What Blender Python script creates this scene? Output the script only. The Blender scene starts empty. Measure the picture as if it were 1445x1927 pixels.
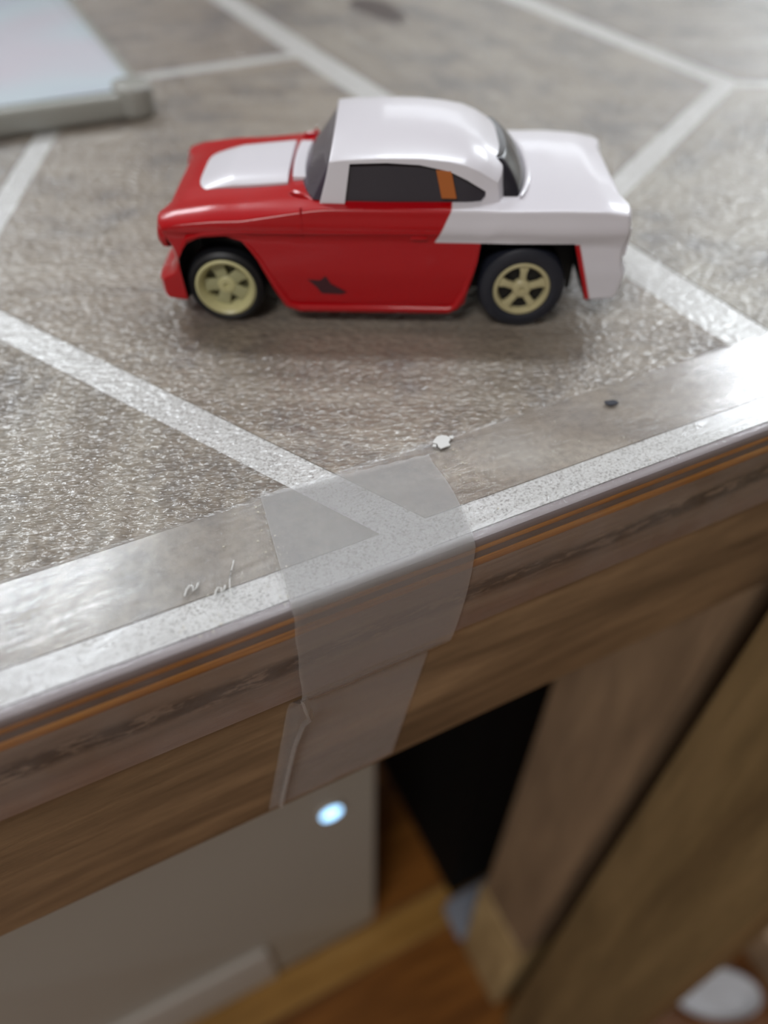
import bpy, bmesh, math, random
from mathutils import Vector, Matrix
random.seed(7)
scene = bpy.context.scene
COL = scene.collection
MM = 0.001
H0 = 410.0                      # table top above the floor, mm

# ------------------------------------------------------------------ camera
F_PX, PITCH, ROLL = 1442.0, math.radians(45.78), math.radians(0.947)
cam_d = bpy.data.cameras.new('camera')
cam = bpy.data.objects.new('camera', cam_d); COL.objects.link(cam); scene.camera = cam
fw = Vector((0, math.cos(PITCH), -math.sin(PITCH))); up = Vector((0, math.sin(PITCH), math.cos(PITCH))); rt = Vector((1, 0, 0))
rt2 = rt*math.cos(ROLL) + up*math.sin(ROLL); up2 = -rt*math.sin(ROLL) + up*math.cos(ROLL)
M = Matrix((rt2, up2, -fw)).transposed().to_4x4(); M.translation = Vector((0, 0, (H0 + 61)*MM)); cam.matrix_world = M
cam_d.sensor_fit = 'HORIZONTAL'; cam_d.sensor_width = 36.0; cam_d.lens = 36.0*F_PX/1445.0
cam_d.clip_start = 0.002; cam_d.clip_end = 50
cam_d.dof.use_dof = True; cam_d.dof.focus_distance = 0.085; cam_d.dof.aperture_fstop = cam_d.lens/2.3

# ------------------------------------------------------------------ light
w = bpy.data.worlds.new('world'); scene.world = w; w.use_nodes = True
bg = w.node_tree.nodes['Background']; bg.inputs[0].default_value = (0.80, 0.86, 1.0, 1); bg.inputs[1].default_value = 0.34
scene.view_settings.view_transform = 'Standard'; scene.view_settings.look = 'None'
scene.view_settings.gamma = 1; scene.view_settings.use_curve_mapping = False
scene.view_settings.exposure = -0.08
def area(name, loc, size, power, target, color=(.88, .945, 1)):
    l = bpy.data.lights.new(name, 'AREA'); l.shape = 'RECTANGLE'; l.size, l.size_y = size; l.energy = power; l.color = color
    o = bpy.data.objects.new(name, l); COL.objects.link(o); o.location = loc
    o.rotation_euler = (Vector(target) - Vector(loc)).to_track_quat('-Z', 'Y').to_euler(); return o
area('ceiling_panel_left', (-1.75, 2.2, 2.75), (1.4, 1.0), 75, (-1.75, 2.2, 0))
area('ceiling_panel_centre', (0.35, 1.2, 2.75), (1.2, .3), 30, (0.35, 1.2, 0))
area('ceiling_panel_right', (2.1, 3.3, 2.75), (.7, 1.2), 60, (2.1, 3.3, 0))
area('far_glare_light', (1.4, 8.0, 2.75), (3.2, 2.6), 80, (1.4, 8.0, 0))  # unseen wide area light standing in for the bright far end of the room
area('ceiling_panel_far_right', (3.8, 6.6, 2.75), (1.2, 1.2), 100, (3.8, 6.6, 0))
area('ceiling_panel_behind', (-0.8, -1.8, 2.75), (1.2, .6), 60, (-0.8, -1.8, 0), (.95, .95, .95))

# ------------------------------------------------------------------ helpers
AL = math.radians(27.16)
EDGE_LOC = Vector((-math.sin(AL)*44.77*MM, math.cos(AL)*44.77*MM, 0))   # foot of the front edge of the table on the floor
def srgb(r, g, b):
    f = lambda c: (c/255/12.92 if c/255 <= .04045 else ((c/255+.055)/1.055)**2.4)
    return (f(r), f(g), f(b), 1)
def tag(o, label=None, cat=None, group=None, kind=None):
    if label: o['label'] = label
    if cat: o['category'] = cat
    if group: o['group'] = group
    if kind: o['kind'] = kind
    return o
def empty(name, loc, rz=0, label=None, cat=None, group=None, kind=None):
    o = bpy.data.objects.new(name, None); COL.objects.link(o); o.location = loc; o.rotation_euler = (0, 0, rz)
    o.empty_display_size = .01
    return tag(o, label, cat, group, kind)
def table_frame(name, label, cat, kind=None, origin=(0, 0, 0)):
    """an Empty whose axes are (along the table edge, into the table, up); origin in mm"""
    s, t, z = origin
    u = Vector((math.cos(AL), math.sin(AL), 0)); n = Vector((-math.sin(AL), math.cos(AL), 0))
    e = empty(name, EDGE_LOC + u*s*MM + n*t*MM + Vector((0, 0, (z+H0)*MM)), AL, label, cat, kind=kind)
    e['o'] = 0; del e['o']; return e
def build(name, bm, mat, parent=None, smooth=False, bevel=0, seg=2, angle=35):
    """link a bmesh given in mm as one object; bevels sharp edges"""
    if bevel:
        bm.normal_update()
        es = [e for e in bm.edges if len(e.link_faces) == 2 and e.calc_face_angle(0) > math.radians(angle)]
        if es: bmesh.ops.bevel(bm, geom=es, offset=bevel, segments=seg, affect='EDGES', profile=.6, clamp_overlap=True)
    bmesh.ops.scale(bm, vec=(MM, MM, MM), verts=bm.verts)
    me = bpy.data.meshes.new(name); bm.to_mesh(me); bm.free()
    for m in (mat if isinstance(mat, (list, tuple)) else [mat]): me.materials.append(m)
    o = bpy.data.objects.new(name, me); COL.objects.link(o)
    if parent: o.parent = parent
    if smooth:
        me.shade_smooth()
        try: me.set_sharp_from_angle(angle=math.radians(38))
        except Exception: pass
    return o
def box(bm, x0, x1, y0, y1, z0, z1):
    v = [bm.verts.new(p) for p in ((x0,y0,z0),(x1,y0,z0),(x1,y1,z0),(x0,y1,z0),(x0,y0,z1),(x1,y0,z1),(x1,y1,z1),(x0,y1,z1))]
    for f in ((3,2,1,0),(4,5,6,7),(0,1,5,4),(1,2,6,5),(2,3,7,6),(3,0,4,7)): bm.faces.new([v[i] for i in f])
    return v
def prism(bm, poly, a, b, axis='z'):
    """extrude a 2-D polygon: axis z -> (x,y) from z=a to b; axis y -> (x,z) from y=a to b"""
    P = (lambda p, h: (p[0], p[1], h)) if axis == 'z' else (lambda p, h: (p[0], h, p[1]))
    lo = [bm.verts.new(P(p, a)) for p in poly]; hi = [bm.verts.new(P(p, b)) for p in poly]; k = len(poly)
    fs = [bm.faces.new(lo), bm.faces.new(hi)] + [bm.faces.new((lo[i], lo[(i+1) % k], hi[(i+1) % k], hi[i])) for i in range(k)]
    bmesh.ops.recalc_face_normals(bm, faces=fs)
def mapped(bm, fn, nx, ny, nz):
    """a cube surface subdivided nx*ny*nz and sent through fn(a,b,c), a,b,c in -1..1"""
    V = {}
    def v(i, j, k):
        if (i, j, k) not in V: V[i, j, k] = bm.verts.new(fn(2*i/nx-1, 2*j/ny-1, 2*k/nz-1))
        return V[i, j, k]
    fs = []
    for i in range(nx):
        for j in range(ny):
            for k, r in ((0, 1), (nz, 0)):
                q = [v(i,j,k), v(i+1,j,k), v(i+1,j+1,k), v(i,j+1,k)]; fs.append(bm.faces.new(q[::-1] if r else q))
    for i in range(nx):
        for k in range(nz):
            for j, r in ((0, 0), (ny, 1)):
                q = [v(i,j,k), v(i+1,j,k), v(i+1,j,k+1), v(i,j,k+1)]; fs.append(bm.faces.new(q[::-1] if r else q))
    for j in range(ny):
        for k in range(nz):
            for i, r in ((0, 1), (nx, 0)):
                q = [v(i,j,k), v(i,j+1,k), v(i,j+1,k+1), v(i,j,k+1)]; fs.append(bm.faces.new(q[::-1] if r else q))
def lathe(bm, prof, n=40, cx=0, cz=0, cap=True):
    """profile of (radius, y) turned about the axis y through (cx, cz)"""
    rings = [[bm.verts.new((cx + r*math.cos(2*math.pi*i/n), y, cz + r*math.sin(2*math.pi*i/n))) for i in range(n)] for r, y in prof]
    fs = [bm.faces.new((a[i], a[(i+1) % n], b[(i+1) % n], b[i])) for a, b in zip(rings, rings[1:]) for i in range(n)]
    if cap and prof[0][0] > 0.01: fs.append(bm.faces.new(rings[0]))
    if cap and prof[-1][0] > 0.01: fs.append(bm.faces.new(rings[-1]))
    bmesh.ops.recalc_face_normals(bm, faces=fs)
def tube(bm, pts, r, n=8):
    pts = [Vector(p) for p in pts]; rings = []
    for i, p in enumerate(pts):
        d = (pts[min(i+1, len(pts)-1)] - pts[max(i-1, 0)]).normalized()
        s = d.cross(Vector((0, 1, 0)) if abs(d.y) < .9 else Vector((1, 0, 0))).normalized(); t = d.cross(s)
        rr = r if not isinstance(r, (list, tuple)) else r[i]
        rings.append([bm.verts.new(p + s*rr*math.cos(2*math.pi*k/n) + t*rr*math.sin(2*math.pi*k/n)) for k in range(n)])
    fs = [bm.faces.new((a[i], a[(i+1) % n], b[(i+1) % n], b[i])) for a, b in zip(rings, rings[1:]) for i in range(n)]
    fs += [bm.faces.new(rings[0]), bm.faces.new(rings[-1])]
    bmesh.ops.recalc_face_normals(bm, faces=fs)
def interp(tab, x):
    if x <= tab[0][0]: return tab[0][1]
    for (a, p), (b, q) in zip(tab, tab[1:]):
        if x <= b: return p + (q-p)*(x-a)/(b-a)
    return tab[-1][1]
def boolean(o, cutters):
    for c in cutters:
        m = o.modifiers.new('b', 'BOOLEAN'); m.operation = 'DIFFERENCE'; m.solver = 'EXACT'; m.object = c
        try: m.material_mode = 'INDEX'
        except Exception: pass
    dg = bpy.context.evaluated_depsgraph_get(); me = bpy.data.meshes.new_from_object(o.evaluated_get(dg))
    mats = list(o.data.materials); o.modifiers.clear(); o.data = me
    if len(me.materials) != len(mats):
        me.materials.clear()
        for m in mats: me.materials.append(m)
    for c in cutters: bpy.data.objects.remove(c)
    me.shade_smooth()
    try: me.set_sharp_from_angle(angle=math.radians(38))
    except Exception: pass

# ------------------------------------------------------------------ materials
class NT:
    def __init__(s, name):
        s.m = bpy.data.materials.new(name); s.m.use_nodes = True; s.t = s.m.node_tree; s.N = s.t.nodes; s.L = s.t.links
        s.p = s.N['Principled BSDF']; s.out = s.N['Material Output']
    def n(s, typ, **kw):
        x = s.N.new(typ)
        for k, v in kw.items(): setattr(x, k, v)
        return x
    def link(s, a, b): s.L.new(a, b)
    def coord(s, scale=(1000, 1000, 1000), rot=(0, 0, 0), loc=(0, 0, 0)):
        c = s.n('ShaderNodeTexCoord'); m = s.n('ShaderNodeMapping'); m.inputs['Scale'].default_value = scale
        m.inputs['Rotation'].default_value = rot; m.inputs['Location'].default_value = loc
        s.link(c.outputs['Object'], m.inputs[0]); return m.outputs[0]
    def gcoord(s, freq, rot=0, loc=(0, 0, 0)):
        '''object coordinates turned by -rot first, then multiplied by the frequencies (per mm)'''
        c = s.n('ShaderNodeTexCoord'); m = s.n('ShaderNodeMapping', vector_type='TEXTURE'); m.inputs['Rotation'].default_value = (0, 0, rot)
        m.inputs['Scale'].default_value = tuple(1/(1000*f) for f in freq)
        a = s.n('ShaderNodeVectorMath', operation='ADD'); s.link(c.outputs['Object'], m.inputs[0]); s.link(m.outputs[0], a.inputs[0]); a.inputs[1].default_value = loc
        return a.outputs[0]
    def noise(s, vec, scale, detail=6, rough=.55, dist=0):
        x = s.n('ShaderNodeTexNoise'); x.inputs['Scale'].default_value = scale; x.inputs['Detail'].default_value = detail
        x.inputs['Roughness'].default_value = rough; x.inputs['Distortion'].default_value = dist; s.link(vec, x.inputs['Vector']); return x.outputs[0]
    def ramp(s, fac, stops, interp='LINEAR'):
        r = s.n('ShaderNodeValToRGB'); e = r.color_ramp.elements; r.color_ramp.interpolation = interp
        while len(e) < len(stops): e.new(.5)
        for q, (pos, col) in zip(e, stops): q.position = pos; q.color = col if len(col) == 4 else (*col, 1)
        s.link(fac, r.inputs[0]); return r.outputs[0]
    def mix(s, fac, a, b, mode='MIX'):
        x = s.n('ShaderNodeMix', data_type='RGBA', blend_type=mode)
        for sock, v in ((x.inputs[0], fac), (x.inputs[6], a), (x.inputs[7], b)):
            if hasattr(v, 'is_output'): s.link(v, sock)
            else: sock.default_value = v
        return x.outputs[2]
    def math(s, op, a, b=0, clamp=False):
        x = s.n('ShaderNodeMath', operation=op, use_clamp=clamp)
        for sock, v in ((x.inputs[0], a), (x.inputs[1], b)):
            if hasattr(v, 'is_output'): s.link(v, sock)
            else: sock.default_value = v
        return x.outputs[0]
    def bump(s, h, strength, dist, prev=None):
        b = s.n('ShaderNodeBump'); b.inputs['Strength'].default_value = strength; b.inputs['Distance'].default_value = dist
        s.link(h, b.inputs['Height'])
        if prev: s.link(prev, b.inputs['Normal'])
        return b.outputs[0]
    def base(s, c):
        if hasattr(c, 'is_output'): s.link(c, s.p.inputs['Base Color'])
        else: s.p.inputs['Base Color'].default_value = c
    def set(s, **kw):
        for k, v in kw.items(): s.p.inputs[k.replace('_', ' ')].default_value = v
        return s
def plain(name, col, rough=.5, **kw):
    a = NT(name); a.base(col); a.set(Roughness=rough, **kw); return a.m
G = lambda v: (v, v, v, 1)

def relief(a, strength=1.0):
    """pebbled relief of the table film, flattened where the packing tape sticks to it (t < 16 mm)"""
    v = a.coord((1000, 1000, 1000))
    vs = a.gcoord((.75, 1.5, 1), math.radians(-20))
    vo = a.n('ShaderNodeTexVoronoi', feature='SMOOTH_F1'); vo.inputs['Scale'].default_value = 1.0; vo.inputs['Smoothness'].default_value = .25
    wn = a.n('ShaderNodeTexNoise'); wn.inputs['Scale'].default_value = .9; wn.inputs['Detail'].default_value = 1.5; a.link(vs, wn.inputs['Vector'])
    sc = a.n('ShaderNodeVectorMath', operation='SCALE'); sc.inputs['Scale'].default_value = 1.6; a.link(wn.outputs['Color'], sc.inputs[0])
    ad = a.n('ShaderNodeVectorMath', operation='ADD'); a.link(vs, ad.inputs[0]); a.link(sc.outputs[0], ad.inputs[1]); a.link(ad.outputs[0], vo.inputs['Vector'])
    n2 = a.noise(vs, .9, 1.5, .5)
    h = a.math('ADD', vo.outputs['Distance'], a.math('MULTIPLY', n2, .8))
    c = a.n('ShaderNodeTexCoord'); sp = a.n('ShaderNodeSeparateXYZ'); a.link(c.outputs['Object'], sp.inputs[0])
    mask = a.math('MULTIPLY', a.math('SUBTRACT', sp.outputs[1], .0158), 1500, clamp=True)
    h = a.math('MULTIPLY', h, mask)
    return a.bump(h, strength, .00023)

def tile_mat(name, rot, seed, tone=(1, 1, 1), dark=.5):
    a = NT(name)
    vg = a.gcoord((.007, .035, 1), rot, (seed*13.1, seed*7.7, 0))      # grain stretched along the board
    vb = a.coord((1000, 1000, 1000), loc=(seed*31, seed*17, 0))
    g1 = a.noise(vg, 3.2, 8, .62, .6)
    g2 = a.noise(vg, 14, 5, .7, .2)
    patch = a.noise(vb, .06, 10, .72, .2)
    fine = a.noise(vb, .9, 5, .75)
    def c(r, g, b): 
        q = srgb(r, g, b); return (q[0]*tone[0], q[1]*tone[1], q[2]*tone[2], 1)
    col = a.ramp(g1, [(.25, c(112, 103, 96)), (.42, c(136, 126, 115)), (.55, c(150, 141, 130)), (.72, c(164, 158, 149))])
    pf = a.ramp(patch, [(dark, G(0)), (dark+.16, G(1))])
    col = a.mix(pf, col, a.mix(.6, col, c(76, 74, 82)), 'MIX')
    col = a.mix(.55, col, a.ramp(g2, [(.3, G(.8)), (.7, G(1.12))]), 'MULTIPLY')
    col = a.mix(.55, col, a.ramp(fine, [(.35, G(.55)), (.65, G(1.28))]), 'MULTIPLY')
    a.base(col); a.set(Roughness=.4, IOR=1.5); a.p.inputs['Coat Weight'].default_value = .7; a.p.inputs['Coat Roughness'].default_value = .16
    nb = relief(a); a.link(nb, a.p.inputs['Normal']); a.link(nb, a.p.inputs['Coat Normal'])
    return a.m
def grout_mat():
    a = NT('speckled_white_grout')
    v = a.coord(); sp = a.noise(v, 3.4, 2, .6)
    col = a.ramp(sp, [(.33, srgb(148, 144, 142)), (.45, srgb(190, 189, 187)), (.6, srgb(206, 206, 205))])
    col = a.mix(.4, col, a.ramp(a.noise(v, .08, 3), [(.3, G(.88)), (.7, G(1.05))]), 'MULTIPLY')
    a.base(col); a.set(Roughness=.4); a.p.inputs['Coat Weight'].default_value = .7; a.p.inputs['Coat Roughness'].default_value = .16
    nb = relief(a, .5); a.link(nb, a.p.inputs['Normal']); a.link(nb, a.p.inputs['Coat Normal'])
    return a.m
def wood(name, c0, c1, c2, along=(.012, .25, .25), scale=2.2, rough=.5, knots=0.0, knotcol=(45, 36, 30), spec=.5, seed=0):
    """long-grained wood; along = frequencies per mm on the object's axes"""
    a = NT(name)
    v = a.coord(tuple(1000*q for q in along), loc=(seed, seed*3, seed*2))
    g = a.noise(v, scale, 8, .6, .4)
    col = a.ramp(g, [(.3, srgb(*c0)), (.5, srgb(*c1)), (.68, srgb(*c2))])
    g2 = a.noise(v, scale*4.5, 4, .7)
    col = a.mix(.6, col, a.ramp(g2, [(.3, G(.7)), (.7, G(1.15))]), 'MULTIPLY')
    a.base(col); a.set(Roughness=rough)
    a.p.inputs['Specular IOR Level'].default_value = spec
    a.link(a.bump(g2, .25, .0003), a.p.inputs['Normal'])
    return a.m
def edge_mat():
    """photo-printed band of the table edge: brown laminate with a dark knotty streak"""
    a = NT('brown_edge_laminate')
    v = a.coord((14, 1000*.1, 180)); vb = a.coord()
    g = a.noise(v, 1.6, 6, .6, .5)
    col = a.ramp(g, [(.3, srgb(112, 95, 84)), (.5, srgb(136, 117, 103)), (.7, srgb(160, 140, 122))])
    c = a.n('ShaderNodeTexCoord'); sp = a.n('ShaderNodeSeparateXYZ'); a.link(c.outputs['Object'], sp.inputs[0])
    wob = a.math('MULTIPLY', a.math('SUBTRACT', a.noise(a.coord((30, 30, 30)), 1, 2, .5), .5), .004)
    zz = a.math('ADD', sp.outputs[2], wob)
    d = a.math('ABSOLUTE', a.math('SUBTRACT', zz, (H0-9.2)*MM))
    band = a.ramp(a.math('MULTIPLY', d, 500), [(.45, G(1)), (1, G(0))])
    clots = a.ramp(a.noise(a.coord((160, 160, 620)), 1.3, 6, .75), [(.42, G(0)), (.5, G(1))])
    col = a.mix(a.math('MULTIPLY', a.math('MULTIPLY', band, clots), .85), col, srgb(58, 48, 43))
    low = a.ramp(a.math('MULTIPLY', a.math('SUBTRACT', (H0-12.0)*MM, zz), 400, clamp=True), [(0, G(0)), (1, G(1))])
    col = a.mix(a.math('MULTIPLY', low, .45), col, srgb(158, 128, 116))
    a.base(col); a.set(Roughness=.45); return a.m

TILE = [tile_mat('weathered_board_car', math.radians(-24), 1, (1.0, .97, .94), .50), tile_mat('weathered_board_front', math.radians(70), 2.3, (1, 1, .98), .47),
        tile_mat('weathered_board_right', math.radians(20), 3.1, (1, 1.02, 1.0), .5), tile_mat('weathered_board_back', math.radians(88), 4.4, (.97, .97, .96), .45),
        tile_mat('weathered_board_corner', math.radians(-20), 5.2, (.95, .97, 1), .47), tile_mat('weathered_board_dark', math.radians(2), 6.6, (.9, .86, .86), .45)]
GROUT = grout_mat()
EDGE = edge_mat()
ORANGE = wood('raw_orange_core', (140, 88, 40), (182, 122, 56), (204, 148, 80), (.02, .3, .5))
GREYSEAM = plain('grey_seam', srgb(112, 98, 92), .5)
LAVENDER = plain('purple_grey_lip', srgb(138, 128, 130), .4)
APRON = wood('dark_brown_apron', (98, 80, 60), (132, 108, 82), (162, 134, 102), (.01, .3, .07), 2.0, .5, spec=.35)
LEGW = wood('brown_leg', (118, 97, 76), (138, 114, 90), (156, 130, 102), (.05, .06, .006), 1.8, .6, spec=.3)
LEGF = wood('pale_leg_foot', (136, 112, 76), (162, 136, 96), (184, 158, 114), (.05, .06, .012), 1.8, .6, spec=.3, seed=3)
POSTW = wood('olive_brown_post', (104, 84, 56), (126, 104, 70), (146, 121, 84), (.05, .05, .004), 1.6, .6, spec=.3, seed=5)
FLOORW = [wood('orange_floor_%d' % i, *c, along=(.006, .05, .05), scale=2, rough=.4, spec=.4, seed=i*4) for i, c in enumerate(
    [((92, 54, 16), (118, 72, 26), (138, 90, 38)), ((128, 92, 42), (150, 110, 54), (160, 122, 66)), ((80, 46, 16), (104, 62, 24), (124, 78, 34))])]

# ------------------------------------------------------------------ floor (planks along the table edge)
bm = bmesh.new(); box(bm, -12500, 12500, -12500, 12500, -12, -1.2); fl = build('floor', bm, plain('subfloor', srgb(110, 80, 46), .6))
fl.location = EDGE_LOC; fl.rotation_euler = (0, 0, AL); fl['kind'] = 'structure'
edges = [-1500, -1000, -600, -300, -180, -120, -62, 0, 57, 77, 134, 190, 250, 310, 400, 600, 1000, 1600]
for i, (a, b) in enumerate(zip(edges, edges[1:])):
    m = FLOORW[1] if (a, b) == (57, 77) else FLOORW[0 if i % 2 else 2]
    bm = bmesh.new(); box(bm, -1600, 1600, a+.6, b-.6, -1.2, 0); build('plank', bm, m, fl, bevel=.3, seg=1)

RX0, RX1, RY0, RY1, RZ = -4.0, 5.0, -4.0, 10.0, 2.8
WALLM = plain('wall_paint', srgb(214, 212, 205), .8); CEILM = plain('ceiling_tiles', srgb(226, 226, 224), .9)
def room_part(name, x0, x1, y0, y1, z0, z1, m):
    bm = bmesh.new(); box(bm, x0*1000, x1*1000, y0*1000, y1*1000, z0*1000, z1*1000); build(name, bm, m)['kind'] = 'structure'
room_part('wall_left', RX0-.1, RX0, RY0, RY1, 0, RZ, WALLM); room_part('wall_right', RX1, RX1+.1, RY0, RY1, 0, RZ, WALLM)
room_part('wall_back', RX0, RX1, RY1, RY1+.1, 0, RZ, WALLM); room_part('wall_front', RX0, RX1, RY0-.1, RY0, 0, RZ, WALLM)
room_part('ceiling', RX0-.1, RX1+.1, RY0-.1, RY1+.1, RZ, RZ+.1, CEILM)

# ------------------------------------------------------------------ coffee table
tb = table_frame('coffee_table', 'low wooden table with a grey-brown board and white line pattern top, under the toy car', 'table', origin=(0, 0, -H0))
ZT = H0
S0, S1, T1 = -420, 300, 520
bm = bmesh.new(); box(bm, S0, S1, 1.35, T1, ZT-16, ZT-.12); build('grout', bm, GROUT, tb)
def inset(poly, hw):
    k = len(poly); out = []; ln = []
    for i in range(k):
        p, q = Vector(poly[i]), Vector(poly[(i+1) % k]); d = (q-p).normalized(); nrm = Vector((-d.y, d.x)); ln.append((p + nrm*hw[i], d))
    for i in range(k):
        (p, d), (q, e) = ln[i-1], ln[i]; den = d.x*e.y - d.y*e.x; s = ((q.x-p.x)*e.y - (q.y-p.y)*e.x)/den; out.append((p.x+d.x*s, p.y+d.y*s))
    return out
B, A_, BE, Gg, Ff, D, Cc, O = 2.3, 2.45, 4.1, 2.6, 2.3, 2.5, 3.9, 2.3
J1, J2, BE0, BE1, JD, V, AB = (-12, 77), (24, 167), (90.7, 3), (84.5, 169), (88.7, 56), (170, 104), (29.3, 3)
tiles = [
 ([AB, BE0, JD, BE1, J2, J1], [B, BE, BE, Gg, Ff, A_], 0),
 ([(-160, 3), AB, J1, (-160, 77)], [B, A_, O, O], 1),
 ([(-300, 3), (-160, 3), (-160, 77), (-300, 120)], [B, O, O, O], 3),
 ([(-160, 77), J1, J2, (-66, 323), (-160, 323)], [O, Ff, O, O, O], 3),
 ([J2, BE1, (80, 323), (-66, 323)], [Gg, BE, O, O], 5),
 ([BE0, (300.1, 3), (300.1, 29), V, JD], [B, 0, O, D, BE], 2),
 ([JD, V, (167, 323), (80, 323), BE1], [D, Cc, O, BE, BE], 3),
 ([V, (300.1, 29), (300.1, 323), (167, 323)], [O, 0, O, Cc], 4),
 ([(-66, 323), (80, 323), (80, 521), (-100, 521)], [O, O, 0, O], 1), ([(80, 323), (167, 323), (190, 521), (80, 521)], [O, O, 0, O], 0),
 ([(167, 323), (300.1, 323), (300.1, 521), (190, 521)], [O, 0, 0, O], 3), ([(-160, 323), (-66, 323), (-100, 521), (-260, 521)], [O, O, 0, O], 2),
 ([(-300, 120), (-160, 77), (-160, 323), (-260, 521), (-300, 521)], [O, O, O, 0, 0], 0), ([(-420, 3), (-300, 3), (-300, 521), (-420, 521)], [B, O, 0, 0], 1)]
for poly, hw, mi in tiles:
    poly2 = inset(poly, hw)
    bm = bmesh.new(); prism(bm, poly2, ZT-3, ZT); build('inlay_board', bm, TILE[mi], tb)
bm = bmesh.new(); prism(bm, [(121.5 + (6 + .8*math.sin(3*q))*math.cos(q), 202 + (17 + 2*math.sin(2*q+1))*math.sin(q)) for q in [2*math.pi*i/26 for i in range(26)]], ZT-1, ZT+.03)
build('knot', bm, plain('dark_knot', srgb(66, 54, 50), .5), tb)['label'] = 'dark brown knot printed in the board'
def strip(name, t0, t1, z0, z1, mat, s0=S0, s1=S1, bev=.25):
    bm = bmesh.new(); box(bm, s0, s1, t0, t1, ZT+z0, ZT+z1); return build(name, bm, mat, tb, bevel=bev, smooth=True)
strip('edge_lip', .0, 1.35, -1.6, -.1, LAVENDER, bev=.45)
strip('core_strip', .0, 4, -2.35, -1.6, ORANGE)
strip('edge_seam', .18, 4, -3.6, -2.35, GREYSEAM, bev=.1)
strip('core_strip', .0, 4, -4.8, -3.6, ORANGE)
strip('edge_board', .0, 16, -16.4, -4.8, EDGE, bev=.6)
strip('apron', 3, 19, -48.5, -16, APRON, bev=.8)
strip('apron', T1-19, T1-3, -48.5, -16, APRON, bev=.8)
def leg(s0, t0):
    bm = bmesh.new(); v = box(bm, s0, s0+38, t0, t0+36, ZT-314, ZT-16)
    if t0 < 50:
        for q in v:
            if q.co.z < ZT-300: q.co.y += 8 if q.co.y < t0+10 else 3
    l = build('leg', bm, LEGW, tb, bevel=1.2, smooth=True)
    bm = bmesh.new(); box(bm, s0-1.5, s0+37, t0+(9 if t0 < 50 else 2), t0+41, .5, ZT-312); build('leg_foot', bm, LEGF, l, bevel=2, smooth=True)
leg(100, 3.2)
leg(-400, 3.2)
for s in (100, -400): leg(s, T1-60)

# ------------------------------------------------------------------ neighbouring post (front right)
po = table_frame('wooden_post', 'thick olive-brown square wooden post standing right in front of the brown table leg', 'post', origin=(120, -17, -H0))
bm = bmesh.new(); v = box(bm, -20, 22, -17, 15, .5, H0-14)
for q in v:
    if q.co.z < 10 and q.co.y > 0: q.co.y += 7
build('shaft', bm, POSTW, po, bevel=1.2, smooth=True)

# ------------------------------------------------------------------ things under the table
wb = table_frame('white_box', 'off-white metal cabinet with a glowing pale blue light, under the table', 'cabinet', origin=(-120, 77, -H0))
WHITE_B = plain('offwhite_metal', srgb(168, 163, 154), .38)
def rounded_panel(bm, x0, x1, z0, z1, y0, y1, r, n=6):
    pts = []
    for cx, cz, a0 in ((x1-r, z1-r, 0), (x0+r, z1-r, 90), (x0+r, z0+r, 180), (x1-r, z0+r, 270)):
        for i in range(n+1):
            a = math.radians(a0 + 90*i/n); pts.append((cx+r*math.cos(a), cz+r*math.sin(a)))
    prism(bm, pts, y0, y1, 'y')
bm = bmesh.new(); rounded_panel(bm, -180, 181, 2, 340, 0, 180, 9); build('housing', bm, WHITE_B, wb, bevel=1.5, smooth=True)
bm = bmesh.new(); rounded_panel(bm, -178, 122, 3, 50, -2.5, 1, 3); build('kick_plate', bm, plain('pale_lip', srgb(178, 171, 163), .4), wb, bevel=.8, smooth=True)
led_e = NT('blue_light'); led_e.base((.3, .6, .9, 1)); led_e.p.inputs['Emission Color'].default_value = (.36, .66, 1, 1); led_e.p.inputs['Emission Strength'].default_value = 3.5
bm = bmesh.new(); lathe(bm, [(5.4, .5), (5.4, -1.2), (4.9, -1.6), (4.3, -1.6)], 32, 160.5, 171); build('light_ring', bm, WHITE_B, wb, smooth=True)
bm = bmesh.new(); lathe(bm, [(4.3, -1.0), (4.2, -1.9), (2.5, -2.3), (.01, -2.4)], 32, 160.5, 171); lb = build('indicator_light', bm, led_e.m, wb, smooth=True)
lb['label'] = 'glowing pale blue round light'
bk = table_frame('black_case', 'black case standing on the floor in the dark beside the off-white cabinet', 'case', origin=(165, 125, -H0))
BLK = plain('black_fabric', srgb(7, 5, 4), .9, Specular_IOR_Level=.1)
bm = bmesh.new(); box(bm, -60, 90, -56, 50, .5, 300); build('case_body', bm, BLK, bk, bevel=4, smooth=True)
bm = bmesh.new(); box(bm, -60.5, 90.5, -56.5, 50.5, 238, 242); build('lid_seam', bm, plain('black_zip', srgb(30, 26, 26), .4), bk, bevel=.5)
bm = bmesh.new(); tube(bm, [(-15, -5, 299), (-14, -5, 318), (-4, -5, 327), (30, -5, 327), (40, -5, 318), (41, -5, 299)], 3.5); build('handle', bm, BLK, bk, smooth=True)
gy = table_frame('grey_pad', 'small blue-grey pad on the floor between the black case and the table leg', 'pad', origin=(120, 57, -H0))
bm = bmesh.new(); rounded = [(-22, -10), (-18, -12), (24, -12), (27, -8), (27, 8), (23, 11), (-18, 10), (-22, 7)]
prism(bm, rounded, .3, 6); build('pad_body', bm, plain('blue_grey', srgb(118, 122, 132), .6), gy, bevel=1.2, smooth=True)
dd = table_frame('white_dish', 'small white oval dish on the floor at the right, beside the wooden post', 'dish', origin=(207, -36, -H0))
WD = plain('white_plastic', srgb(176, 176, 180), .35)
bm = bmesh.new()
prof = [(.01, 1), (15, .4), (18.5, 1), (23, 5), (23.5, 5.6), (22.8, 5.9), (18, 2.4), (.01, 1.9)]; rings = []
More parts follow.
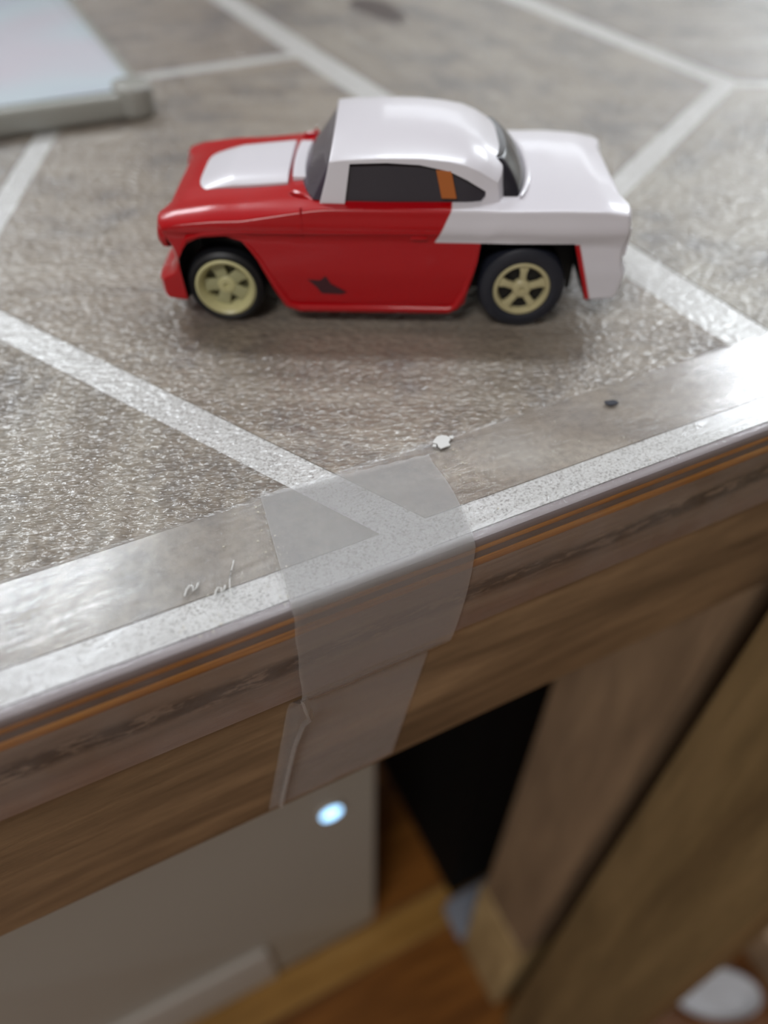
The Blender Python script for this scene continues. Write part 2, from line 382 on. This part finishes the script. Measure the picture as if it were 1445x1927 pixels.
for r, z in prof: rings.append([bm.verts.new((r*math.cos(a)*math.cos(-.48) - r*.52*math.sin(a)*math.sin(-.48), r*math.cos(a)*math.sin(-.48) + r*.52*math.sin(a)*math.cos(-.48), z)) for a in [2*math.pi*i/40 for i in range(40)]])
for ra, rb in zip(rings, rings[1:]):
    for i in range(40): bm.faces.new((ra[i], ra[(i+1) % 40], rb[(i+1) % 40], rb[i]))
bmesh.ops.recalc_face_normals(bm, faces=bm.faces[:]); bmesh.ops.remove_doubles(bm, verts=bm.verts, dist=.02)
tag(build('bowl', bm, WD, dd, smooth=True))
wk = table_frame('wood_block', 'pinkish-brown wooden block on the floor behind the white oval dish', 'block', origin=(262, -24, -H0))
bm = bmesh.new(); v = box(bm, -26, 26, -30, 22, .3, 34); build('block_body', bm, LEGW, wk, bevel=1.5, smooth=True)

# ------------------------------------------------------------------ clear packing tape over the table edge
def film_mat(name, tint, haze, rough, hazecol=(.8, .8, .8, 1), wr=0.0, blur=None):
    a = NT(name); a.N.remove(a.p)
    gl = a.n('ShaderNodeBsdfGlossy'); gl.inputs['Roughness'].default_value = rough; gl.inputs['Color'].default_value = (1, 1, 1, 1)
    tr = a.n('ShaderNodeBsdfTransparent'); tr.inputs['Color'].default_value = tint
    if blur:
        rf_ = a.n('ShaderNodeBsdfRefraction'); rf_.inputs['Roughness'].default_value = blur; rf_.inputs['IOR'].default_value = 1.02; rf_.inputs['Color'].default_value = tint
        mx = a.n('ShaderNodeMixShader'); mx.inputs[0].default_value = .5; a.link(tr.outputs[0], mx.inputs[1]); a.link(rf_.outputs[0], mx.inputs[2]); tr = mx
    df = a.n('ShaderNodeBsdfDiffuse'); df.inputs['Color'].default_value = hazecol
    m1 = a.n('ShaderNodeMixShader'); a.link(tr.outputs[0], m1.inputs[1]); a.link(df.outputs[0], m1.inputs[2])
    if hasattr(haze, '__call__'): a.link(haze(a), m1.inputs[0])
    else: m1.inputs[0].default_value = haze
    fr = a.n('ShaderNodeFresnel'); fr.inputs['IOR'].default_value = 1.45; ge = a.n('ShaderNodeNewGeometry')
    front = a.math('SUBTRACT', 1.0, ge.outputs['Backfacing'])
    m2 = a.n('ShaderNodeMixShader'); a.link(a.math('MULTIPLY', fr.outputs[0], front), m2.inputs[0]); a.link(m1.outputs[0], m2.inputs[1]); a.link(gl.outputs[0], m2.inputs[2])
    if wr:
        v = a.gcoord((.16, 1.1, 1.1)); nz = a.noise(v, 1.2, 5, .6, .3); b = a.bump(nz, wr*5, .0003)
        a.link(b, gl.inputs['Normal']); a.link(b, fr.inputs['Normal'])
    a.link(m2.outputs[0], a.out.inputs[0]); return a.m
def haze_fn(a):
    n = a.noise(a.coord((60, 60, 60)), 1, 4, .6)
    return a.math('MULTIPLY', a.ramp(n, [(.4, G(.1)), (.75, G(1))]), .10)
FILM = film_mat('clear_tape', (.99, .99, .99, 1), haze_fn, .1, (.75, .76, .78, 1), .13)
def sheet(name, prof, s_of, ns, thick, mat, parent, disp=None):
    """prof: list of (t,z) down the sheet; s_of(k,f) the s position; a solid thin sheet"""
    bm = bmesh.new(); P = len(prof); grid = [[[None]*(ns+1) for _ in range(P)] for _ in range(2)]
    for k, (t, z) in enumerate(prof):
        a, b = prof[max(k-1, 0)], prof[min(k+1, P-1)]; d = Vector((b[0]-a[0], b[1]-a[1])).normalized(); nn = Vector((d.y, -d.x))   # outward: away from the table
        for i in range(ns+1):
            s = s_of(k, i/ns); e = disp(s, t, z) if disp else 0
            for L, off in enumerate((0, thick)):
                grid[L][k][i] = bm.verts.new((s, t + nn.x*(off+e), ZT + z + nn.y*(off+e)))
    for k in range(P-1):
        for i in range(ns):
            for L in (0, 1): bm.faces.new((grid[L][k][i], grid[L][k][i+1], grid[L][k+1][i+1], grid[L][k+1][i]))
    for k in range(P-1):
        for i in (0, ns): bm.faces.new((grid[0][k][i], grid[0][k+1][i], grid[1][k+1][i], grid[1][k][i]))
    for i in range(ns):
        for k in (0, P-1): bm.faces.new((grid[0][k][i], grid[0][k][i+1], grid[1][k][i+1], grid[1][k][i]))
    bmesh.ops.recalc_face_normals(bm, faces=bm.faces[:])
    return build(name, bm, mat, parent, smooth=True)
def vnoise(x, y, sd=0):
    return (math.sin(x*1.3+sd)*math.cos(y*1.7+sd*2) + .5*math.sin(x*2.9+y*1.1+sd*3) + .3*math.sin(x*5.3-y*3.7+sd))/1.8
def fdisp(s, t, z):
    top = max(0, min(1, (z+1.2)/1.2)); fade = max(0, min(1, (16.4-t)/3)); e = .02
    lw = max(0, min(1, (6-s)/14)); e += top*fade*lw*(.32 + .3*vnoise(s*.14+t*.12, t*.8 - s*.1, 1))
    rw = max(0, min(1, (s-48)/30)); e += fade*rw*(.16 + .15*vnoise(s*.07, t*.33 + z*.2, 2))*(1 if z > -6 else max(0, (16.5+z)/10))
    r2 = max(0, min(1, (s-30)/22)); e += top*r2*.5*math.exp(-((t-1.75)/.6)**2)          # ridge where the tape does not sit down behind the lip
    e += .03*fade*(1+vnoise(s*.15, t*.5, 5))*top
    return max(e, .01)
def arc(r, n=7): return [(.0 - .05 + r - r*math.sin(math.radians(a)), .1 - r + r*math.cos(math.radians(a))) for a in [90*i/n for i in range(n+1)]]
prof_film = [(16.2 - i*.31, .06) for i in range(50)] + [(q[0], q[1]) for q in arc(.55)] + [(-.06, -1.0 - i*.78) for i in range(20)]
pt = table_frame('packing_tape', 'clear glossy packing tape wrapped lengthwise over the front edge of the table', 'tape', origin=(0, 0, -H0))
sheet('tape_strip', prof_film, lambda k, f: -150 + 400*f, 400, .07, FILM, pt, fdisp)

# frosted tape piece across the edge
FROST = film_mat('frosted_tape', (.97, .97, .97, 1), .2, .38, (.65, .64, .635, 1), .02, blur=.25)
ft = table_frame('frosted_tape', 'short piece of frosted matte tape stuck across the table edge over the clear tape', 'tape', origin=(0, 0, -H0))
pf = [(16.3 - i*.8, .34) for i in range(20)] + [(.75 - 1.15*math.sin(math.radians(a)), -.8 + 1.14*math.cos(math.radians(a))) for a in (10, 30, 50, 70, 88)] \
   + [(-.42, -1.6 - .9*i) for i in range(17)] + [(-.35, -16.9), (.1, -17.9), (.9, -18.8), (1.8, -19.8), (2.45, -21), (2.7, -22.5)] + [(2.7, -24 - 1.6*i) for i in range(15)]
L_ = len(pf)
def ft_left(t, z):
    if z > .2: return 12.9 + (t)*(2.7/16.3)
    if z > -17: return 12.9 - .1*math.sin(z)*.6 + z*.01
    return 12.7 + (z+17)*.20
def ft_right(t, z):
    if z > .2: return 33.9 + .6*math.sin(min(1, t/14)*math.pi) + t*.13
    if z > -17: return 33.9 + .5*math.sin(-z/17*math.pi) + z*.10
    return 32.2 + (z+17)*.20
def s_of(k, f):
    t, z = pf[k]; a, b = ft_left(t, z), ft_right(t, z); return a + (b-a)*f
def ftop(s, t, z):
    return 0
# slanted torn top edge: the last rows are pulled back towards the right
o = sheet('tape_piece', pf, s_of, 40, .06, FROST, ft, lambda s, t, z: .03*vnoise(s*.6, (t+z)*.5, 3))
for vtx in o.data.vertices:
    x, y = vtx.co.x/MM, vtx.co.y/MM
    if y > 6: vtx.co.y -= (y-6)/10.3*(.11*max(0, x-15.6) + .12*math.sin(x*2.7))*MM
# lifted fold at the lower left corner of the piece
bm = bmesh.new(); pts = [(12.4, -.75, -15.8), (12.6, -1.0, -18), (13.0, -.6, -20.5), (12.6, 1.0, -24), (11.5, 2.0, -30), (9.8, 2.2, -38), (8.2, 2.3, -46)]
va = [bm.verts.new((a, b, ZT+c)) for a, b, c in pts]; vb_ = [bm.verts.new((a+.95, b+.35, ZT+c+.2)) for a, b, c in pts]; vc = [bm.verts.new((a+.3, b-.55, ZT+c)) for a, b, c in pts]
for i in range(len(pts)-1):
    for p, q in ((va, vc), (vc, vb_), (vb_, va)): bm.faces.new((p[i], p[i+1], q[i+1], q[i]))
bmesh.ops.recalc_face_normals(bm, faces=bm.faces[:]); build('folded_corner', bm, FROST, ft, smooth=True)

# ------------------------------------------------------------------ bits of dirt on the tape
FLAKE = plain('white_flake', srgb(214, 214, 212), .7)
def blob(bm, cx, cy, cz, r, h, sd, n=11, el=1.0, ang=0):
    rnd = random.Random(sd); pts = []
    for i in range(n):
        a = 2*math.pi*i/n; q = r*(.65 + .6*rnd.random()); x, y = q*math.cos(a)*el, q*math.sin(a)
        pts.append((cx + x*math.cos(ang) - y*math.sin(ang), cy + x*math.sin(ang) + y*math.cos(ang)))
    prism(bm, pts, cz, cz+h)
ZF = .3
fk = table_frame('white_flake', 'chalky white flake on the clear tape at the upper right corner of the frosted tape', 'flake', origin=(38.6, 15.2, ZF))
bm = bmesh.new(); blob(bm, 0, 0, 0, .95, .22, 5, 13, 1.25, .3); blob(bm, 1.4, .35, 0, .35, .15, 8); blob(bm, -1.2, -.15, 0, .3, .15, 9); build('flake_body', bm, FLAKE, fk, bevel=.05, seg=1)
sp = table_frame('dark_speck', 'small dark blue-grey speck stuck in the clear tape right of the car', 'speck', origin=(62.1, 12.5, ZF))
bm = bmesh.new(); blob(bm, 0, 0, 0, .62, .15, 21, 12, 1.4, -.5); blob(bm, .7, -.2, 0, .25, .1, 4); build('speck_body', bm, plain('dark_speck', srgb(48, 50, 60), .7), sp, bevel=.04, seg=1)
fb = table_frame('lint_fibre', 'thin white curved fibre lying on the clear tape left of the frosted tape', 'fibre', origin=(8.8, 5.6, ZF))
bm = bmesh.new(); tube(bm, [(-.7, -1.6, .1), (-.55, -.7, .25), (-.2, .3, .3), (.3, 1.3, .25), (1.0, 2.6, .12)], .06, 6); build('strand', bm, FLAKE, fb, smooth=True)
for i, (s, t, txt) in enumerate(((4.8, 6.4, 'larger white curl of lint on the clear tape left of the fibre'), (7.3, 5.0, 'smaller white curl of lint touching the lower end of the fibre'))):
    c = table_frame('lint_curl', txt, 'lint', origin=(s, t, ZF)); bm = bmesh.new(); k = 1.0 - .2*i
    tube(bm, [(-.9*k, -.5*k, .1), (-.5*k, .1, .2), (-.1, .45*k, .25), (.2, .2, .2), (0, -.3*k, .15), (.45*k, -.1, .2), (.8*k, .5*k, .12)], .1, 6); build('strand', bm, FLAKE, c, smooth=True)
    c['group'] = 'curls of lint on the tape'
gb = table_frame('glue_residue', 'tiny pale glue specks scattered on the clear tape around the frosted tape', 'residue', kind='stuff', origin=(0, 0, ZF))
bm = bmesh.new(); rnd = random.Random(3)
for i in range(55):
    k = rnd.random()
    if k < .35: s, t = rnd.gauss(14.6, .8), rnd.uniform(5, 15)
    elif k < .6: s, t = rnd.gauss(38.5, 1.5), rnd.uniform(6, 14)
    elif k < .8: s, t = rnd.uniform(2, 14), rnd.uniform(.5, 3)
    else: s, t = rnd.uniform(-5, 60), rnd.uniform(.5, 14)
    if 12.9 < s < 36: 
        if not s < 15.2: s = 11.5 + rnd.random()*2
    blob(bm, s, t, 0, rnd.uniform(.04, .13), .05, i, 6)
build('specks', bm, plain('glue', srgb(190, 184, 168), .6), gb)['kind'] = 'stuff'

# ------------------------------------------------------------------ phone in clear case (top left)
ph = table_frame('smartphone', 'pale smartphone in a clear case lying at the back left corner of the view', 'phone', origin=(-40, 214, 0))
def rrect(bm, x0, x1, y0, y1, z0, z1, r, n=8):
    pts = []
    for cx, cy, a0 in ((x1-r, y1-r, 0), (x0+r, y1-r, 90), (x0+r, y0+r, 180), (x1-r, y0+r, 270)):
        for i in range(n+1):
            a = math.radians(a0 + 90*i/n); pts.append((cx+r*math.cos(a), cy+r*math.sin(a)))
    prism(bm, pts, z0, z1)
bm = bmesh.new(); rrect(bm, -76, 76, -75, 75, .1, 5.2, 7); build('clear_case', bm, plain('milky_case', srgb(186, 188, 182), .18, Transmission_Weight=.25), ph, bevel=1.3, seg=3, smooth=True)
a = NT('reflection_tinted_back'); v = a.coord((12, 12, 12)); nz = a.noise(v, 1, 2)
a.base(a.ramp(nz, [(.35, srgb(186, 188, 206)), (.5, srgb(196, 208, 216)), (.65, srgb(204, 198, 208))])); a.set(Roughness=.12)  # pale lilac reflection gradient painted into the panel colour
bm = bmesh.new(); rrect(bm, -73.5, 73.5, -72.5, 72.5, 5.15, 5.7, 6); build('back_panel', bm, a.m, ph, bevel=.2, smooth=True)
bm = bmesh.new(); rrect(bm, 68.5, 77, -76, -66.5, .1, 6.4, 4); build('corner_bumper', bm, plain('clear_bumper', srgb(196, 196, 190), .15, Transmission_Weight=.4), ph, bevel=1.2, seg=3, smooth=True)
bm = bmesh.new(); lathe_pts = [(-50, 50)]
rrect(bm, -66, -34, 34, 66, 5.6, 7.2, 6); build('camera_island', bm, plain('dark_glass', srgb(40, 42, 50), .1), ph, bevel=.4, smooth=True)

# ------------------------------------------------------------------ toy car
# local frame in mm: x back, y away from the viewer, z up; centre line y = 0, wheels at z = 0
LIFT = .6
car = empty('toy_car', (-.4*MM, 111.0*MM, (H0+LIFT)*MM), 0, 'red and white toy slot car, a 1950s hardtop coupe, standing on the table', 'toy car')
car.scale = (.985,)*3
RED, WHT = srgb(174, 0, 14), srgb(220, 217, 224)
def paint():
    a = NT('two_tone_paint'); c = a.n('ShaderNodeTexCoord'); sp = a.n('ShaderNodeSeparateXYZ'); a.link(c.outputs['Object'], sp.inputs[0])
    X, Y, Z = (a.math('MULTIPLY', sp.outputs[i], 1000) for i in range(3))
    # slanted colour break behind the door and white tail
    l1 = a.math('SUBTRACT', X, a.math('ADD', a.math('MULTIPLY', a.math('SUBTRACT', Z, 12.2), .44), 6.4))
    m1 = a.math('MULTIPLY', l1, 4, clamp=True); m2 = a.math('MULTIPLY', a.math('SUBTRACT', Z, 12.45), 5, clamp=True)
    l3 = a.math('SUBTRACT', X, a.math('ADD', a.math('MULTIPLY', a.math('SUBTRACT', 12.5, Z), .36), 26.2))
    m3 = a.math('MULTIPLY', l3, 4, clamp=True)
    m = a.math('MAXIMUM', a.math('MULTIPLY', m1, m2), m3)
    a.base(a.mix(m, RED, WHT)); a.set(Roughness=.3, Specular_IOR_Level=.35); a.p.inputs['Coat Weight'].default_value = .35; a.p.inputs['Coat Roughness'].default_value = .08
    a.p.inputs['Subsurface Weight'].default_value = 0
    return a.m
PAINT = paint()
REDP = plain('red_paint', RED, .3, Specular_IOR_Level=.35, Coat_Weight=.35, Coat_Roughness=.08)
WHTP = plain('white_paint', WHT, .34, Coat_Weight=.35, Coat_Roughness=.14)
BLACK = plain('black_plastic', srgb(16, 15, 18), .5)
GLASS = plain('smoky_glass', srgb(52, 48, 56), .12)
def ztop(x, b):
    zc = interp([(-32, 14.6), (-29, 15.7), (-24, 16.5), (-14, 17.4), (-8, 17.9), (17, 17.9), (26, 18.0), (31, 17.8), (34, 17.3)], x)
    drop = interp([(-32, 1.2), (-20, 1.7), (-10, 1.1), (12, .9), (34, .7)], x)
    fender = interp([(-32, .5), (-22, .5), (-12, .15), (12, 0), (34, 0)], x)*math.exp(-((abs(b)-.86)/.1)**2)
    return zc - drop*abs(b)**3.2 + fender
def zbot(x): return interp([(-32.5, 3.3), (-27, 3.0), (-14, 2.3), (10, 2.3), (28, 4.0), (35, 4.4)], x)
WPROF = [(2, 13.5), (2.6, 14.1), (3.4, 14.35), (4.2, 14.3), (8, 14.5), (11.5, 14.3), (12.2, 14.25), (13.0, 14.3), (13.8, 14.75), (14.8, 14.75), (15.6, 14.5), (16.6, 14.35), (18, 14.1)]
FX = [(2.5, -31.2), (3.5, -32.3), (6.2, -32.4), (7.2, -30.4), (9, -29.5), (11, -29.9), (12.6, -30.8), (13.8, -31.2), (15.5, -30.8)]
RX = [(4, 33.0), (4.8, 33.9), (8.2, 34.2), (8.9, 33.6), (11, 33.2), (14, 33.4), (16.2, 33.1), (18, 32.2)]
def body(a, b, c):
    u = (a+1)/2
    x0 = -31 + 65*u
    zt, zb = ztop(x0, b), zbot(x0)
    z = zb + (zt-zb)*(c+1)/2
    xf = interp(FX, z) + (1.1 if z > 7 else 0)*(1-max(0, min(1, (abs(b)-.55)/.2))) + 1.0*abs(b)**14
    xr = interp(RX, z) - .9*abs(b)**10 + (-.9 if z > 9 else 0)*(1-max(0, min(1, (abs(b)-.6)/.2)))
    x = xf + (xr-xf)*u
    wmul = interp([(-32.4, .945), (-29, .985), (-22, 1), (25, 1), (34, .955)], x)
    W = interp(WPROF, z if x < 14 else z-.3)*wmul
    if x > 12 and z > 12.4: W += .25*math.sin(min(1, (x-12)/6)*math.pi/2)
    return (x, b*W, z)
bm = bmesh.new(); mapped(bm, body, 88, 26, 22)
shell = build('body', bm, [PAINT, BLACK], car, smooth=True, bevel=.45, seg=3, angle=40)
def cutter(poly, y0, y1, mi=1):
    bm = bmesh.new(); prism(bm, poly, y0, y1, 'y')
    for f in bm.faces: f.material_index = mi
    o = build('c', bm, [PAINT, BLACK]); o.location = car.location; return o
bpy.context.view_layer.update()
boolean(shell, [cutter([(-27.6, -1), (-28.0, 5), (-28.2, 9.2), (-27.0, 11.4), (-24.8, 12.5), (-21.4, 12.8), (-19.2, 12.1), (-17.5, 9.8), (-15.6, 5.6), (-14.2, 3.0), (-13.0, 1.9), (-12.8, -1)], -30, 30),
                cutter([(10.0, -1), (10.3, 2.2), (11.2, 3.4), (11.9, 7), (12.5, 9.8), (12.7, 12.4), (25.2, 12.5), (26.4, 9.2), (28.4, 3.6), (28.8, -1)], -30, 30)])
for side in (-1, 1):   # rolled lip along the arches and sill
    bm = bmesh.new(); yy = side*14.15
    tube(bm, [(-18.9, yy, 12.0), (-17.2, yy, 9.6), (-15.3, yy, 5.6), (-13.9, yy, 3.0), (-12.2, yy, 2.35), (9.2, yy, 2.35), (10.3, yy, 3.0), (11.3, yy, 5.2), (12.0, yy, 8.4), (12.3, yy*1.0, 11.6)], [.25, .45, .6, .65, .65, .6, .6, .5, .4, .2], 10)
    build('sill_lip', bm, REDP, car, smooth=True)
    bm = bmesh.new(); tube(bm, [(-28.3, yy*.985, 10.4), (-26.9, yy*1.0, 12.5), (-24.6, yy*1.01, 13.3), (-21.2, yy*1.01, 13.5), (-18.6, yy, 12.9)], [.2, .4, .45, .4, .25], 8); build('arch_lip', bm, REDP, car, smooth=True)
    # headlamp and its brow, tail lamp, mirror-less door handle
    bm = bmesh.new(); prf = []
    n = 24; rings = []
    for r, dx in ((2.15, .6), (2.15, -.1), (1.8, -.5), (1.5, -.35), (.01, -.75)):
        rings.append([bm.verts.new((-30.6+dx, side*11.2 + r*math.cos(2*math.pi*i/n), 12.2 + r*math.sin(2*math.pi*i/n))) for i in range(n)])
    for ra, rb in zip(rings, rings[1:]):
        for i in range(n): bm.faces.new((ra[i], ra[(i+1) % n], rb[(i+1) % n], rb[i]))
    bmesh.ops.recalc_face_normals(bm, faces=bm.faces[:]); build('headlamp', bm, REDP, car, smooth=True)
    bm = bmesh.new(); box(bm, 32.2, 33.2, side*12.3-.9, side*12.6+.9, 10.4, 14.6); build('tail_lamp', bm, WHTP, car, bevel=.4, smooth=True)
    bm = bmesh.new(); box(bm, 3.4, 5.6, side*14.35-.35, side*14.35+.35, 13.0, 13.45); build('door_handle', bm, REDP, car, bevel=.15, smooth=True)
bm = bmesh.new()
for i in range(7): box(bm, -30.1, -29.3, -7.5, 7.5, 8.4+i*.62, 8.65+i*.62)
for i in range(13): box(bm, -30.05, -29.3, -7.4+i*1.2, -7.1+i*1.2, 8.3, 12.6)
build('grille', bm, REDP, car)
# white hood scoop and cowl strip
def scoop(a, b, c):
    u = (a+1)/2; x = -26.4 + 12.9*u; y = b*7.5*(1-.10*(1-u)**2)
    x += 1.3*(abs(b)**5)*(1-u)
    h = 1.15*(1-abs(b)**6*.5)*(1-max(0, .35-u)/.35*.8)
    return (x, y, ztop(x, y/14.3) - .25 + (c+1)/2*h)
bm = bmesh.new(); mapped(bm, scoop, 20, 18, 2); build('hood_scoop', bm, WHTP, car, smooth=True, bevel=.3, seg=3)
bm = bmesh.new(); mapped(bm, lambda a, b, c: (-11.9 + a*.95 - .8*(1-b*b)*.4, b*6.6, 17.55 + .45*c), 4, 12, 2); build('cowl_strip', bm, WHTP, car, smooth=True, bevel=.2)
# chipped paint patch on the door
bm = bmesh.new(); prism(bm, [(x, z) for x, z in ((-10.9, 6.9), (-9.1, 6.8), (-8.3, 7.5), (-7.6, 6.3), (-5.4, 5.0), (-6.2, 4.7), (-9.0, 4.8), (-9.6, 5.7))], -14.47, -14.2, 'y')
build('bare_patch', bm, plain('dark_chip', srgb(62, 22, 30), .6), car)['label'] = 'dark chipped patch in the red paint'
# glasshouse
def taper(z, lo, hi, z0=17.2, z1=22.0): return lo + (hi-lo)*max(0, min(1.35, (z-z0)/(z1-z0)))
def roof_z(x, b):
    base = interp([(-9, 23.5), (-6, 23.9), (0, 24.2), (6, 24.2), (10, 23.9), (12.5, 23.5), (14.5, 22.8), (17, 21.4)], x)
    return base - 1.7*abs(b)**3
def roof(a, b, c, x0=-7.4, g=0.0):
    u = (a+1)/2; xx = x0 + (17.0-x0)*u
    zt = roof_z(xx, b) - g; zb = 17.0
    z = zb + (zt-zb)*(c+1)/2
    W = taper(z, 13.2, 11.9) - g
    xr = interp([(17, 16.4), (19, 15.9), (21, 15.5), (22.5, 15.1), (24.2, 13.8)], z) - 1.2*abs(b)**8
    xf = x0 + (interp([(17, -1.4), (20, -.5), (22.5, .1), (24, .5)], z) if abs(b) < 2 else 0)
    x = xf + (xr-xf)*u
    W *= interp([(-9, .99), (0, 1), (11, .98), (17, .9)], x)
    return (x, b*W, z)
bm = bmesh.new(); mapped(bm, roof, 40, 20, 16)
rf = build('roof', bm, [WHTP, WHTP], car, smooth=True, bevel=.7, seg=3, angle=38)
bpy.context.view_layer.update()
win = [(-4.7, 21.5), (0, 21.7), (4.2, 21.5), (8.0, 20.8), (10.4, 19.8), (12.9, 18.4), (12.9, 17.7), (12.0, 16.7), (-5.4, 16.7)]
boolean(rf, [cutter(win, -30, 30, 0), ])
# glass: a core just inside the roof, plus bulging windscreen and rear window
bm = bmesh.new(); mapped(bm, lambda a, b, c: roof(a*.93, b, c*.94-.05, g=.55), 24, 12, 10); build('cabin_glass', bm, GLASS, car, smooth=True, bevel=.3)
def screen(a, b, c):
    z = 17.3 + (22.6-17.3)*(c+1)/2 - .9*abs(b)**3*(c+1)/2; k = 1-abs(b)**2.6
    xb = taper(z, -9.8 - 2.4*k, -7.2 - .5*k); W = taper(z, 12.7, 10.9)
    x = xb + ((a+1)/2)*4
    return (x, b*W*(1 if a > -.9 else .985), z)
bm = bmesh.new(); mapped(bm, screen, 4, 22, 12); build('windscreen', bm, plain('windscreen_glass', srgb(70, 62, 74), .08), car, smooth=True, bevel=.25)
def rscreen(a, b, c):
    z = 17.5 + (21.4-17.5)*(c+1)/2; k = 1-abs(b)**2.4; f = (c+1)/2
    xb = (17.7 + 1.8*k) - (2.5+.6*k)*f**1.6; W = taper(z, 11.2, 9.2)*(1-.2*f*f)
    return (xb - (1-(a+1)/2)*5, b*W, z)
bm = bmesh.new(); mapped(bm, rscreen, 4, 22, 12); build('rear_window', bm, plain('rear_glass', srgb(34, 34, 42), .2), car, smooth=True, bevel=.3)
bm = bmesh.new(); fr = []
for i in range(33):
    b = -1 + 2*i/32; k = 1-abs(b)**2.4; fr.append((17.9+1.95*k, b*11.5, 17.85))
tube(bm, fr, [.15+.3*math.sin(math.pi*i/32)**.5 for i in range(33)], 8); build('window_surround', bm, WHTP, car, smooth=True)
ORP = plain('orange_plastic', srgb(176, 98, 38), .5)
for side in (-1, 1):
    bm = bmesh.new(); v = box(bm, 7.3, 9.3, side*12.35-.45, side*12.35+.45, 17.9, 21.2)
    for q in v:
        if q.co.z > 19: q.co.y -= side*.85; q.co.x -= .9
    build('seat_panel', bm, ORP, car, bevel=.1)['label'] = 'orange strip seen through the side window'
# chassis, axles
for x0, z0, x1, z1, nm in ((-11.2, 17.0, -11.2, 12.8, 'door_seam'), (-30.2, 13.6, 7.0, 14.0, 'side_trim')):
    for side in (-1, 1):
        bm = bmesh.new(); tube(bm, [(x0+(x1-x0)*i/12, side*(interp(WPROF, z0+(z1-z0)*i/12)*interp([(-32, .95), (-29, .985), (-22, 1)], x0+(x1-x0)*i/12) - .08), z0+(z1-z0)*i/12) for i in range(13)], .17, 6); build(nm, bm, REDP, car, smooth=True)
for side in (-1, 1):
    bm = bmesh.new(); tube(bm, [(-13.2, side*9.8, 16.9), (-12.4, side*10.4, 17.3), (-11.0, side*11.2, 17.25), (-9.6, side*12.2, 16.9)], [.2, .45, .5, .3], 8); build('wiper', bm, REDP, car, smooth=True)
bm = bmesh.new(); box(bm, -27, 28, -7, 7, 1.8, 9.5); build('chassis', bm, BLACK, car, bevel=.6, smooth=True)
for x, z in ((-22.7, 4.93), (19.4, 5.6)):
    bm = bmesh.new(); lathe(bm, [(.8, -11.5), (.8, 11.5)], 16, x, z); build('axle', bm, plain('steel', G(.5), .3, Metallic=1.0), car, smooth=True)
RIM = plain('cream_plastic', srgb(196, 190, 142), .35); RIMR = plain('gold_plastic', srgb(186, 176, 136), .32)
TIRE = plain('dark_rubber', srgb(34, 36, 46), .36); TIREF = plain('black_rubber', srgb(22, 22, 26), .42); DEEP = plain('wheel_recess', srgb(104, 102, 76), .6)
SPK = plain('cream_spokes', srgb(166, 163, 124), .45)
def wheel(x, z, r, rr, wd, side, front):
    S = -side  # outward sign factor handled by y()
    yo = side*(14.1 if not front else 13.9)
    y = lambda d: yo - side*d            # d = depth inward
    tag_ = 'front' if front else 'rear'
    bm = bmesh.new()
    if front: lathe(bm, [(rr-1.25, y(2.2)), (rr-1.1, y(1.2)), (rr-.62, y(.15)), (rr-.3, y(-.1)), (rr+.05, y(.1)), (rr+.1, y(wd-.6)), (rr-1, y(wd))], 48, x, z, False)
    else: lathe(bm, [(rr-.75, y(1.1)), (rr-.7, y(.35)), (rr-.45, y(.02)), (rr-.15, y(.05)), (rr+.05, y(.3)), (rr+.1, y(wd-.6)), (rr-1, y(wd))], 48, x, z, False)
    hub = build('wheel', bm, RIM if front else RIMR, car, smooth=True)
    bm = bmesh.new()
    k = 1.1 if front else .25
    ri = rr-1.05 if front else rr-.6
    for i in range(5):
        a = math.radians(90 + 72*i + (20 if front else 0)); ca, sa = math.cos(a), math.sin(a); h0, h1 = (.85, 1.2) if front else (.45, .75)
        p0 = [(.6, -h0), (ri*.7, -h0), (ri, -h1), (ri, h1), (ri*.7, h0), (.6, h0)]
        prism(bm, [(x+p*ca-q*sa, z+p*sa+q*ca) for p, q in p0], *sorted((y(k), y(k+.7))), 'y')
    build('spokes', bm, SPK if front else RIMR, hub, bevel=.12, smooth=True)
    bm = bmesh.new(); lathe(bm, [(1.3, y(k+.9)), (1.3, y(k+.05)), (1.1, y(k-.15)), (.4, y(k-.2)), (.35, y(k+.1)), (.01, y(k+.1))], 28, x, z); build('hub_cap', bm, RIM if front else RIMR, hub, smooth=True)
    bm = bmesh.new(); lathe(bm, [(ri, y(k+1.0)), (.01, y(k+1.05))], 32, x, z)
    build('wheel_recess', bm, BLACK if not front else DEEP, hub, smooth=True)
    bm = bmesh.new()
    lathe(bm, [(rr-.05, y(wd)), (r-.9, y(wd)), (r-.2, y(wd-.3)), (r, y(wd-1)), (r, y(1.1)), (r-.25, y(.4)), (r-.8, y(.06)), (rr+.45, y(-.08)), (rr+.05, y(.12)), (rr-.05, y(wd))], 56, x, z)
    build('tire', bm, TIREF if front else TIRE, hub, smooth=True)
for side in (-1, 1):
    wheel(-22.7, 5.55-LIFT, 5.55, 4.25, 4.6, side, True)
    wheel(19.4, 6.2-LIFT, 6.2, 4.0, 6.0, side, False)
# guide pin under the nose
bm = bmesh.new(); box(bm, -25.5, -20.5, -1, 1, .3, 2.2); build('guide_blade', bm, BLACK, car, bevel=.2)
